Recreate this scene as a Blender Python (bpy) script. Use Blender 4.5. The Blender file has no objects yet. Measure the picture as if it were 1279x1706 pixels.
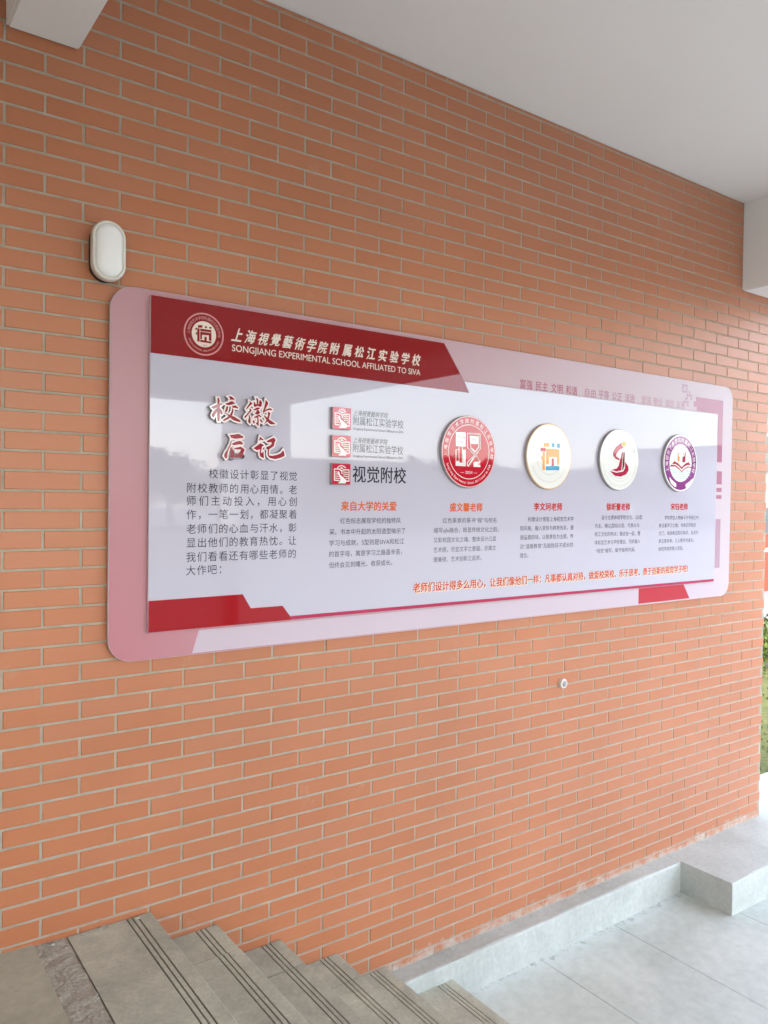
import bpy, bmesh, math, random, json
from mathutils import Vector, Matrix, noise
from mathutils.geometry import tessellate_polygon
random.seed(7)
S = bpy.context.scene
COL = S.collection
H = 2.345            # camera height above the concrete floor; builders take heights relative to the eye
R = math.radians

# ------------------------------------------------------------------ camera
cam_d = bpy.data.cameras.new('camera'); cam = bpy.data.objects.new('camera', cam_d); COL.objects.link(cam)
cam_d.sensor_fit = 'HORIZONTAL'; cam_d.sensor_width = 36.0
cam_d.lens = 36.0 * 1306.30 / 1279.0
cam_d.clip_start = 0.05; cam_d.clip_end = 600
rt = Vector((0.811052943, -0.584800274, 0.014204311)); dn = Vector((0.000319082, -0.023839731, -0.999715742)); fw = Vector((0.584972667, 0.810826928, -0.019148685))
m3 = Matrix((rt, -dn, -fw)).transposed()
cam.matrix_world = Matrix.Translation((0, -2.826, H)) @ m3.to_4x4()
S.camera = cam

# ------------------------------------------------------------------ world, sun, exposure
SUN_EL, SUN_AZ = R(42), R(-22)      # azimuth measured from -Y towards +X
W = bpy.data.worlds.new('World'); S.world = W; W.use_nodes = True
nt = W.node_tree; nt.nodes.clear()
wo = nt.nodes.new('ShaderNodeOutputWorld'); bg = nt.nodes.new('ShaderNodeBackground'); sky = nt.nodes.new('ShaderNodeTexSky'); hs = nt.nodes.new('ShaderNodeHueSaturation')
sky.sky_type = 'NISHITA'; sky.sun_disc = False; sky.sun_elevation = SUN_EL
sky.sun_rotation = R(180) - SUN_AZ; sky.air_density = 1.0; sky.dust_density = 1.6; sky.ozone_density = 1.0
hs.inputs['Saturation'].default_value = 0.52
bg.inputs['Strength'].default_value = 0.15
nt.links.new(sky.outputs[0], hs.inputs['Color']); nt.links.new(hs.outputs[0], bg.inputs['Color']); nt.links.new(bg.outputs[0], wo.inputs['Surface'])
sun_d = bpy.data.lights.new('sun', 'SUN'); sun = bpy.data.objects.new('sun', sun_d); COL.objects.link(sun)
sun_d.energy = 0.5; sun_d.angle = R(10); sun_d.color = (1.0, 0.96, 0.9)
sd = Vector((math.sin(SUN_AZ) * math.cos(SUN_EL), -math.cos(SUN_AZ) * math.cos(SUN_EL), math.sin(SUN_EL)))
sun.rotation_euler = sd.to_track_quat('Z', 'Y').to_euler()
S.view_settings.view_transform = 'Standard'; S.view_settings.look = 'None'; S.view_settings.gamma = 1.0
S.view_settings.use_curve_mapping = False
S.view_settings.exposure = 2.98

# ------------------------------------------------------------------ object helpers
def link(name, me, mat, parent=None):
    o = bpy.data.objects.new(name, me); COL.objects.link(o)
    if parent: o.parent = parent
    for m in (mat if isinstance(mat, (list, tuple)) else [mat]): me.materials.append(m)
    return o
def tag(o, label=None, cat=None, group=None, kind=None):
    if label: o['label'] = label
    if cat: o['category'] = cat
    if group: o['group'] = group
    if kind: o['kind'] = kind
    return o
def thing(name, label, cat, group=None):
    o = bpy.data.objects.new(name, None); COL.objects.link(o); o.empty_display_size = 0.1
    return tag(o, label, cat, group)

class MB:
    """collects shapes, then links them as one mesh; z is relative to the eye and shifted by H"""
    def __init__(self): self.v = []; self.f = []; self.mi = []
    def add(self, vs, fs, mi=0):
        n = len(self.v); self.v += [(x, y, z + H) for x, y, z in vs]
        for f in fs: self.f.append(tuple(i + n for i in f)); self.mi.append(mi)
        return self
    def box(self, x0, y0, z0, x1, y1, z1, mi=0):
        vs = [(x0, y0, z0), (x1, y0, z0), (x1, y1, z0), (x0, y1, z0), (x0, y0, z1), (x1, y0, z1), (x1, y1, z1), (x0, y1, z1)]
        return self.add(vs, [(0, 3, 2, 1), (4, 5, 6, 7), (0, 1, 5, 4), (1, 2, 6, 5), (2, 3, 7, 6), (3, 0, 4, 7)], mi)
    def sheet(self, poly, y, mi=0):
        """flat face in the XZ plane looking to -Y"""
        tris = tessellate_polygon([[Vector((x, z, 0)) for x, z in poly]])
        out = []
        for t in tris:
            a, b, c = (poly[i] for i in t)
            cr = (b[0]-a[0])*(c[1]-a[1]) - (b[1]-a[1])*(c[0]-a[0])
            out.append(t if cr > 0 else t[::-1])
        return self.add([(x, y, z) for x, z in poly], out, mi)
    def prism(self, poly, yf, yb, mi=0, bev=0.0, side_mi=None):
        """XZ outline extruded from front yf to back yb, with an optional front bevel"""
        ar = sum(poly[i][0]*poly[(i+1) % len(poly)][1] - poly[(i+1) % len(poly)][0]*poly[i][1] for i in range(len(poly)))
        if ar < 0: poly = poly[::-1]
        if side_mi is None: side_mi = mi
        n = len(poly)
        rings = [(poly, yb)]
        if bev: rings += [(poly, yf + bev), (offset(poly, -bev), yf)]
        else: rings += [(poly, yf)]
        base = len(self.v)
        for p, y in rings: self.v += [(x, y, z + H) for x, z in p]
        for k in range(len(rings) - 1):
            a = base + k*n; b = a + n
            for i in range(n):
                j = (i + 1) % n
                self.f.append((a + i, a + j, b + j, b + i)); self.mi.append(side_mi)
        self.sheet(rings[-1][0], yf, mi)
        tris = tessellate_polygon([[Vector((x, z, 0)) for x, z in poly]])
        return self
    def stroke(self, pts, w, y, mi=0):
        for k in range(len(pts) - 1):
            a, b = Vector(pts[k]), Vector(pts[k+1]); d = (b - a)
            if d.length < 1e-6: continue
            d.normalize(); n = Vector((-d.y, d.x)) * w / 2; e = d * w / 2 * 0.7
            self.sheet([tuple(a - e - n), tuple(b + e - n), tuple(b + e + n), tuple(a - e + n)], y - k * 0.00008, mi)
        return self
    def ring(self, cx, cz, r0, r1, y, mi=0, n=64, a0=0, a1=2*math.pi):
        vs = []; fs = []
        for i in range(n + 1):
            a = a0 + (a1 - a0) * i / n
            vs += [(cx + r0*math.cos(a), y, cz + r0*math.sin(a)), (cx + r1*math.cos(a), y, cz + r1*math.sin(a))]
        for i in range(n): fs.append((2*i, 2*i+1, 2*i+3, 2*i+2))
        return self.add(vs, fs, mi)
    def mesh(self, name):
        me = bpy.data.meshes.new(name); me.from_pydata(self.v, [], self.f); me.update()
        for p, m in zip(me.polygons, self.mi): p.material_index = m
        return me
    def build(self, name, mat, parent=None, smooth=False, fix=False):
        me = self.mesh(name)
        if fix:
            bm = bmesh.new(); bm.from_mesh(me); bmesh.ops.recalc_face_normals(bm, faces=bm.faces); bm.to_mesh(me); bm.free()
        if smooth:
            for p in me.polygons: p.use_smooth = True
        return link(name, me, mat, parent)

def offset(poly, d):
    """offset a counter-clockwise polygon outwards by d"""
    ar = sum(poly[i][0]*poly[(i+1) % len(poly)][1] - poly[(i+1) % len(poly)][0]*poly[i][1] for i in range(len(poly)))
    if ar < 0: poly = poly[::-1]
    out = []; n = len(poly)
    for i in range(n):
        p, c, q = Vector(poly[i-1]), Vector(poly[i]), Vector(poly[(i+1) % n])
        e1 = (c - p); e2 = (q - c)
        if e1.length < 1e-7 or e2.length < 1e-7: out.append(tuple(c)); continue
        e1.normalize(); e2.normalize()
        n1 = Vector((e1.y, -e1.x)); n2 = Vector((e2.y, -e2.x)); b = n1 + n2
        if b.length < 1e-3: b = n1
        b.normalize(); k = d / max(0.55, b.dot(n1))
        out.append(tuple(c + b * k))
    return out
def rrect(x0, z0, x1, z1, r, n=10):
    out = []
    for cx, cz, a in ((x1-r, z0+r, -90), (x1-r, z1-r, 0), (x0+r, z1-r, 90), (x0+r, z0+r, 180)):
        for i in range(n + 1):
            t = R(a + 90*i/n); out.append((cx + r*math.cos(t), cz + r*math.sin(t)))
    return out
def circle(cx, cz, r, n=72): return [(cx + r*math.cos(2*math.pi*i/n), cz + r*math.sin(2*math.pi*i/n)) for i in range(n)]

def glyphs(body, weight=0.0, res=3):
    """2-D triangles of a line of writing set at size 1: (verts, faces)"""
    c = bpy.data.curves.new('lettering', 'FONT'); c.body = body; c.size = 1.0; c.offset = weight; c.resolution_u = res; c.fill_mode = 'FRONT'
    o = bpy.data.objects.new('lettering', c); COL.objects.link(o)
    dg = bpy.context.evaluated_depsgraph_get(); dg.update()
    ev = o.evaluated_get(dg); me = ev.to_mesh()
    vs = [(v.co.x, v.co.y) for v in me.vertices]; fs = []
    for p in me.polygons:
        f = list(p.vertices); a, b, q = (vs[i] for i in f[:3])
        ar = sum(vs[f[i]][0]*vs[f[(i+1) % len(f)]][1] - vs[f[(i+1) % len(f)]][0]*vs[f[i]][1] for i in range(len(f)))
        fs.append(tuple(f) if ar > 0 else tuple(f[::-1]))
    ev.to_mesh_clear(); bpy.data.objects.remove(o); bpy.data.curves.remove(c)
    return vs, fs
def write(mb, body, x0, zc, size, y, width=None, weight=0.0, mi=0, align='L', shear=0.0, res=3, tall=1.0, nib=False):
    """a line of writing on the board: left end x0, vertical middle zc, letter height about size"""
    vs, fs = glyphs(body, 0.0, res)
    if not vs: return
    xa = min(v[0] for v in vs); xb = max(v[0] for v in vs)
    zm = 0.36
    sx = size if width is None else width / (xb - xa)
    sz = size * tall
    ox = x0 - xa*sx if align == 'L' else x0 - (xa + xb)/2*sx
    # heavier lettering: the same outlines laid again a little to each side, each a hair in front of the last
    for i, (du, dv) in enumerate(((-1.2, -.75), (-.6, -.38), (0, 0), (.6, .38), (1.2, .75)) if nib else ((0, 0),) if not weight else ((-1, -.8), (1, -.8), (-1, .8), (1, .8), (0, 0))):
        mb.add([(ox + (x + du*weight)*sx + shear*(z - zm)*sz, y - i*0.00006, zc + (z + dv*weight - zm)*sz) for x, z in vs], fs, mi)
def write_arc(mb, body, cx, cz, r, size, y, a0, a1, mi=0, inward=False, weight=0.0):
    """letters set round a circle from angle a0 to a1 (radians)"""
    n = len(body)
    for i, ch in enumerate(body):
        if ch == ' ': continue
        a = a0 + (a1 - a0) * (i + 0.5) / n
        vs, fs = glyphs(ch, 0.0, 2)
        if not vs: continue
        xa = min(v[0] for v in vs); xb = max(v[0] for v in vs)
        out = []
        for x, z in vs:
            u = (x - (xa + xb)/2) * size; v = (z - 0.36) * size
            th = a + math.pi/2 if inward else a - math.pi/2
            px, pz = cx + r*math.cos(a), cz + r*math.sin(a)
            out.append((px + u*math.cos(th) - v*math.sin(th), y, pz + u*math.sin(th) + v*math.cos(th)))
        mb.add(out, fs, mi)

# ------------------------------------------------------------------ materials
class N:
    def __init__(self, name, rough=0.6, spec=0.5, ior=1.45):
        self.m = bpy.data.materials.new(name); self.m.use_nodes = True; self.t = self.m.node_tree
        self.b = self.t.nodes['Principled BSDF']; self.b.inputs['Roughness'].default_value = rough; self.b.inputs['IOR'].default_value = ior
        self.b.inputs['Specular IOR Level'].default_value = spec
    def n(self, ty, **kw):
        x = self.t.nodes.new(ty)
        for k, v in kw.items():
            if k in x.inputs: x.inputs[k].default_value = v
            else: setattr(x, k, v)
        return x
    def l(self, a, b): self.t.links.new(a, b)
    def ramp(self, fac, stops):
        r = self.n('ShaderNodeValToRGB'); e = r.color_ramp.elements
        while len(e) < len(stops): e.new(0.5)
        for k, (p, c) in zip(e, stops): k.position = p; k.color = (*c, 1) if len(c) == 3 else c
        self.l(fac, r.inputs[0]); return r.outputs[0]
    def noise(self, scale, detail=4, rough=0.55, coord=None, dist=0.0):
        x = self.n('ShaderNodeTexNoise', Scale=scale, Detail=detail, Roughness=rough, Distortion=dist)
        if coord is not None: self.l(coord, x.inputs['Vector'])
        return x.outputs['Fac']
    def pos(self, sx=1, sy=1, sz=1):
        g = self.n('ShaderNodeNewGeometry'); m = self.n('ShaderNodeMapping'); m.inputs['Scale'].default_value = (sx, sy, sz)
        self.l(g.outputs['Position'], m.inputs['Vector']); return m.outputs[0]
    def mix(self, fac, a, b, mode='MIX'):
        x = self.n('ShaderNodeMix', data_type='RGBA', blend_type=mode)
        for s, v in ((0, fac), (6, a), (7, b)):
            if hasattr(v, 'is_linked') or hasattr(v, 'node'): self.l(v, x.inputs[s])
            else: x.inputs[s].default_value = v if s == 0 else (*v, 1)
        return x.outputs[2]
    def bump(self, h, strength=0.3, dist=0.005):
        x = self.n('ShaderNodeBump', Strength=strength, Distance=dist); self.l(h, x.inputs['Height']); self.l(x.outputs[0], self.b.inputs['Normal'])
    def col(self, c):
        if hasattr(c, 'node'): self.l(c, self.b.inputs['Base Color'])
        else: self.b.inputs['Base Color'].default_value = (*c, 1)
        return self

def plain(name, c, rough=0.5, spec=0.5, ior=1.45, mottled=0.0):
    k = N(name, rough, spec, ior)
    if mottled:
        f = k.noise(9.0, 5, 0.6, k.pos())
        k.col(k.mix(f, tuple(x*(1-mottled) for x in c), tuple(min(1, x*(1+mottled)) for x in c)))
    else: k.col(c)
    return k.m

def brick_mat():
    k = N('brick_tile', 0.45, 0.5, 1.5)
    g = k.n('ShaderNodeNewGeometry')
    rnd = g.outputs['Random Per Island']
    base = k.ramp(rnd, [(0.0, (0.435, 0.150, 0.062)), (0.35, (0.445, 0.157, 0.066)), (0.7, (0.455, 0.165, 0.072)), (1.0, (0.445, 0.163, 0.075))])
    st = k.noise(6.0, 6, 0.65, k.pos(1.2, 1, 22))                     # drawn streaks of the extruded tile
    c = k.mix(st, (0.92, 0.92, 0.92), (1.07, 1.07, 1.08)); c = k.mix(1.0, base, c, 'MULTIPLY')
    bl = k.noise(1.1, 3, 0.5, k.pos()); c = k.mix(1.0, c, k.ramp(bl, [(0.3, (0.90, 0.90, 0.90)), (0.7, (1.06, 1.06, 1.06))]), 'MULTIPLY')
    # dark flecks and pale lime smears
    fl = k.noise(60, 2, 0.5, k.pos(1, 1, 1.6)); c = k.mix(k.ramp(fl, [(0.73, (0, 0, 0)), (0.80, (0.6, 0.6, 0.6))]), c, (0.16, 0.07, 0.045))
    ef = k.noise(5.0, 6, 0.7, k.pos(1, 1, 1)); c = k.mix(k.ramp(ef, [(0.62, (0, 0, 0)), (0.80, (0.35, 0.35, 0.35))]), c, (0.56, 0.40, 0.30))
    # cement splashed over the lowest courses
    sx = k.n('ShaderNodeSeparateXYZ'); k.l(g.outputs['Position'], sx.inputs[0])
    nz = k.noise(11, 6, 0.7, k.pos()); mul = k.n('ShaderNodeMath', operation='MULTIPLY_ADD'); k.l(nz, mul.inputs[0]); mul.inputs[1].default_value = -0.26; k.l(sx.outputs[2], mul.inputs[2])
    msk = k.ramp(mul.outputs[0], [(0.045, (0.85, 0.85, 0.85)), (0.10, (0, 0, 0))])
    c = k.mix(msk, c, (0.47, 0.42, 0.37))
    k.col(c)
    fine = k.noise(90, 4, 0.6, k.pos(0.5, 1, 2.6)); k.bump(fine, 0.22, 0.0016)
    rr = k.n('ShaderNodeMapRange'); k.l(st, rr.inputs[0]); rr.inputs[3].default_value = 0.34; rr.inputs[4].default_value = 0.46; k.l(rr.outputs[0], k.b.inputs['Roughness'])
    k.b.inputs['Sheen Weight'].default_value = 0.26; k.b.inputs['Sheen Roughness'].default_value = 0.45   # sheen put in to imitate pale glare at grazing angles
    return k.m
def mortar_mat():
    k = N('mortar', 0.85, 0.3)
    f = k.noise(14, 6, 0.65, k.pos()); k.col(k.ramp(f, [(0.25, (0.29, 0.255, 0.19)), (0.5, (0.37, 0.33, 0.26)), (0.8, (0.44, 0.40, 0.33))]))
    k.bump(k.noise(160, 4, 0.6, k.pos()), 0.5, 0.002); return k.m
def stone_mat():
    k = N('step_stone', 0.62, 0.4)
    g = k.n('ShaderNodeNewGeometry'); rnd = g.outputs['Random Per Island']
    base = k.ramp(rnd, [(0, (0.42, 0.42, 0.345)), (0.4, (0.48, 0.48, 0.395)), (1, (0.445, 0.44, 0.365))])
    a = k.noise(7, 6, 0.65, k.pos(), 0.4); b = k.noise(70, 5, 0.7, k.pos()); c = k.noise(420, 2, 0.5, k.pos())
    x = k.mix(1.0, base, k.ramp(a, [(0.28, (0.74, 0.74, 0.75)), (0.72, (1.22, 1.22, 1.2))]), 'MULTIPLY')
    x = k.mix(1.0, x, k.ramp(b, [(0.3, (0.86, 0.86, 0.86)), (0.7, (1.12, 1.12, 1.12))]), 'MULTIPLY')
    x = k.mix(k.ramp(c, [(0.60, (0, 0, 0)), (0.72, (0.5, 0.5, 0.5))]), x, (0.42, 0.39, 0.34))
    k.col(x); k.bump(b, 0.18, 0.002); return k.m
def concrete_mat(name, c0, c1, c2, scale=1.6, rough=0.55, bump=0.2):
    k = N(name, rough, 0.45)
    a = k.noise(scale, 8, 0.62, k.pos(), 0.6); b = k.noise(scale*14, 5, 0.6, k.pos()); d = k.noise(260, 3, 0.6, k.pos())
    x = k.ramp(a, [(0.30, c0), (0.5, c1), (0.70, c2)])
    x = k.mix(1.0, x, k.ramp(b, [(0.3, (0.90, 0.90, 0.90)), (0.7, (1.07, 1.07, 1.07))]), 'MULTIPLY')
    k.col(x); k.bump(k.mix(0.5, b, d), bump, 0.003)
    rr = k.n('ShaderNodeMapRange'); k.l(a, rr.inputs[0]); rr.inputs[3].default_value = rough - 0.12; rr.inputs[4].default_value = rough + 0.15; k.l(rr.outputs[0], k.b.inputs['Roughness'])
    return k.m
def floor_mat(name, c0, c1, c2):
    m = concrete_mat(name, c0, c1, c2, 1.3); t = m.node_tree; k = N.__new__(N); k.m = m; k.t = t; k.b = t.nodes['Principled BSDF']
    old = k.b.inputs['Base Color'].links[0].from_socket
    sp = k.n('ShaderNodeSeparateXYZ'); k.l(k.pos(), sp.inputs[0])
    near = k.n('ShaderNodeMapRange'); k.l(sp.outputs[1], near.inputs[0]); near.inputs[1].default_value = -0.34; near.inputs[2].default_value = -0.10
    n1 = k.noise(9, 6, 0.7, k.pos(1, 1.6, 1)); n2 = k.noise(17, 6, 0.72, k.pos(1.3, 1, 1))
    def gate(nz, lo, hi):
        m_ = k.n('ShaderNodeMath', operation='MULTIPLY'); k.l(near.outputs[0], m_.inputs[0]); k.l(nz, m_.inputs[1])
        return k.ramp(m_.outputs[0], [(lo, (0, 0, 0)), (hi, (0.75, 0.75, 0.75))])
    x = k.mix(gate(n1, 0.30, 0.52), old, (0.66, 0.69, 0.68)); x = k.mix(gate(n2, 0.47, 0.60), x, (0.26, 0.27, 0.26))
    big = k.noise(0.55, 4, 0.6, k.pos()); x = k.mix(1.0, x, k.ramp(big, [(0.35, (0.90, 0.905, 0.91)), (0.65, (1.06, 1.055, 1.05))]), 'MULTIPLY')
    k.col(x); return m
def plaster_mat(name, c, bump=0.12):
    k = N(name, 0.9, 0.2)
    a = k.noise(0.9, 5, 0.6, k.pos()); b = k.noise(30, 6, 0.6, k.pos())
    x = k.mix(a, tuple(v*0.94 for v in c), tuple(v*1.05 for v in c)); k.col(x); k.bump(b, bump, 0.002); return k.m

M = {}
M['brick'] = brick_mat(); M['mortar'] = mortar_mat(); M['stone'] = stone_mat()
M['ceiling'] = plaster_mat('ceiling_plaster', (0.85, 0.845, 0.825)); M['beam'] = plaster_mat('beam_plaster', (0.85, 0.845, 0.825))
M['floor'] = floor_mat('floor_concrete', (0.45, 0.49, 0.455), (0.54, 0.58, 0.545), (0.61, 0.645, 0.61))
M['landing'] = concrete_mat('landing_concrete', (0.37, 0.36, 0.28), (0.44, 0.43, 0.345), (0.50, 0.49, 0.40), 2.4, 0.7)
M['rubble'] = concrete_mat('rough_mortar', (0.34, 0.32, 0.265), (0.44, 0.415, 0.35), (0.55, 0.525, 0.455), 60, 0.85, 1.0)
M['plinth'] = concrete_mat('plinth_cement', (0.40, 0.425, 0.40), (0.47, 0.495, 0.47), (0.53, 0.555, 0.53), 3.0, 0.6)
M['joint'] = plain('floor_joint', (0.10, 0.10, 0.095), 0.9, 0.2)
M['groove'] = plain('groove_dark', (0.085, 0.075, 0.062), 0.9, 0.2)
def board(name, c, ior=1.52, rough=0.02, extra=None):
    k = N(name, rough, 0.5, ior); k.col(c)
    k.bump(k.noise(2.2, 2, 0.5, k.pos()), 0.006, 0.004); return k.m
M['white'] = board('gloss_white_print', (0.47, 0.445, 0.525)); M['red'] = board('gloss_red_print', (0.23, 0.003, 0.005), 1.42)
M['footer_red'] = board('footer_red_print', (0.31, 0.004, 0.008), 1.42); M['emblem_pink'] = board('emblem_pink', (0.60, 0.26, 0.26))
M['crimson_line'] = board('gloss_crimson_print', (0.36, 0.012, 0.06))
M['red_acrylic'] = board('red_acrylic', (0.27, 0.004, 0.016)); M['ink'] = board('dark_ink', (0.035, 0.035, 0.05)); M['ink_soft'] = board('grey_ink', (0.075, 0.075, 0.09))
M['orange_ink'] = board('orange_ink', (0.62, 0.12, 0.035)); M['red_ink'] = board('red_ink', (0.50, 0.035, 0.03)); M['cream'] = board('cream_ink', (0.72, 0.62, 0.54)); M['cream_glow'] = board('pale_yellow_ink', (0.74, 0.62, 0.42))
M['pink_white'] = board('pinkish_white_acrylic', (0.84, 0.74, 0.74)); M['acrylic_edge'] = plain('acrylic_edge', (0.30, 0.285, 0.30), 0.35)
M['edge'] = plain('board_edge', (0.58, 0.53, 0.57), 0.3)
M['pink'] = board('back_pink', (0.52, 0.30, 0.325), 1.30); M['pink_pale'] = board('back_pale_pink', (0.62, 0.49, 0.53), 1.30); M['lilac'] = board('back_lilac', (0.52, 0.43, 0.49), 1.30); M['back_red'] = board('back_red', (0.43, 0.035, 0.05), 1.30)
M['deco'] = board('deco_mauve', (0.38, 0.17, 0.235), 1.30); M['deco_soft'] = board('deco_mauve_soft', (0.40, 0.26, 0.325), 1.30)
for i in range(3): M['value%d' % i] = board('value_ink_%s' % 'abc'[i], [(0.34, 0.06, 0.10), (0.36, 0.16, 0.21), (0.44, 0.27, 0.32)][i], 1.30)
M['tile_crimson'] = board('tile_crimson', (0.50, 0.022, 0.055)); M['art_white'] = board('art_white', (0.78, 0.74, 0.74)); M['disc_red'] = board('disc_red', (0.47, 0.008, 0.028)); M['disc_white'] = board('disc_white', (0.74, 0.73, 0.70))
M['tan'] = board('tan_orange', (0.66, 0.27, 0.055)); M['blue'] = board('emblem_blue', (0.03, 0.27, 0.46)); M['crim'] = board('emblem_crimson', (0.38, 0.022, 0.07)); M['gold'] = board('emblem_gold', (0.70, 0.37, 0.08)); M['darkcrim'] = board('emblem_dark_crimson', (0.16, 0.02, 0.03))
M['purple'] = board('emblem_purple', (0.22, 0.028, 0.19)); M['teal'] = board('emblem_teal', (0.30, 0.46, 0.47)); M['ring_grey'] = board('ring_grey', (0.45, 0.43, 0.42)); M['faint'] = board('faint_gold_ink', (0.60, 0.53, 0.45)); M['gold_edge'] = plain('gold_edge', (0.42, 0.355, 0.30), 0.35)
M['lamp_white'] = plain('lamp_plastic', (0.66, 0.63, 0.58), 0.35, mottled=0.04); M['lamp_black'] = plain('lamp_back_black', (0.02, 0.018, 0.016), 0.6)
kk = N('lamp_diffuser', 0.28, 0.5, 1.49); kk.col((0.80, 0.80, 0.79)); kk.b.inputs['Subsurface Weight'].default_value = 0.25; kk.b.inputs['Subsurface Radius'].default_value = (0.02, 0.02, 0.02); M['diffuser'] = kk.m

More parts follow.
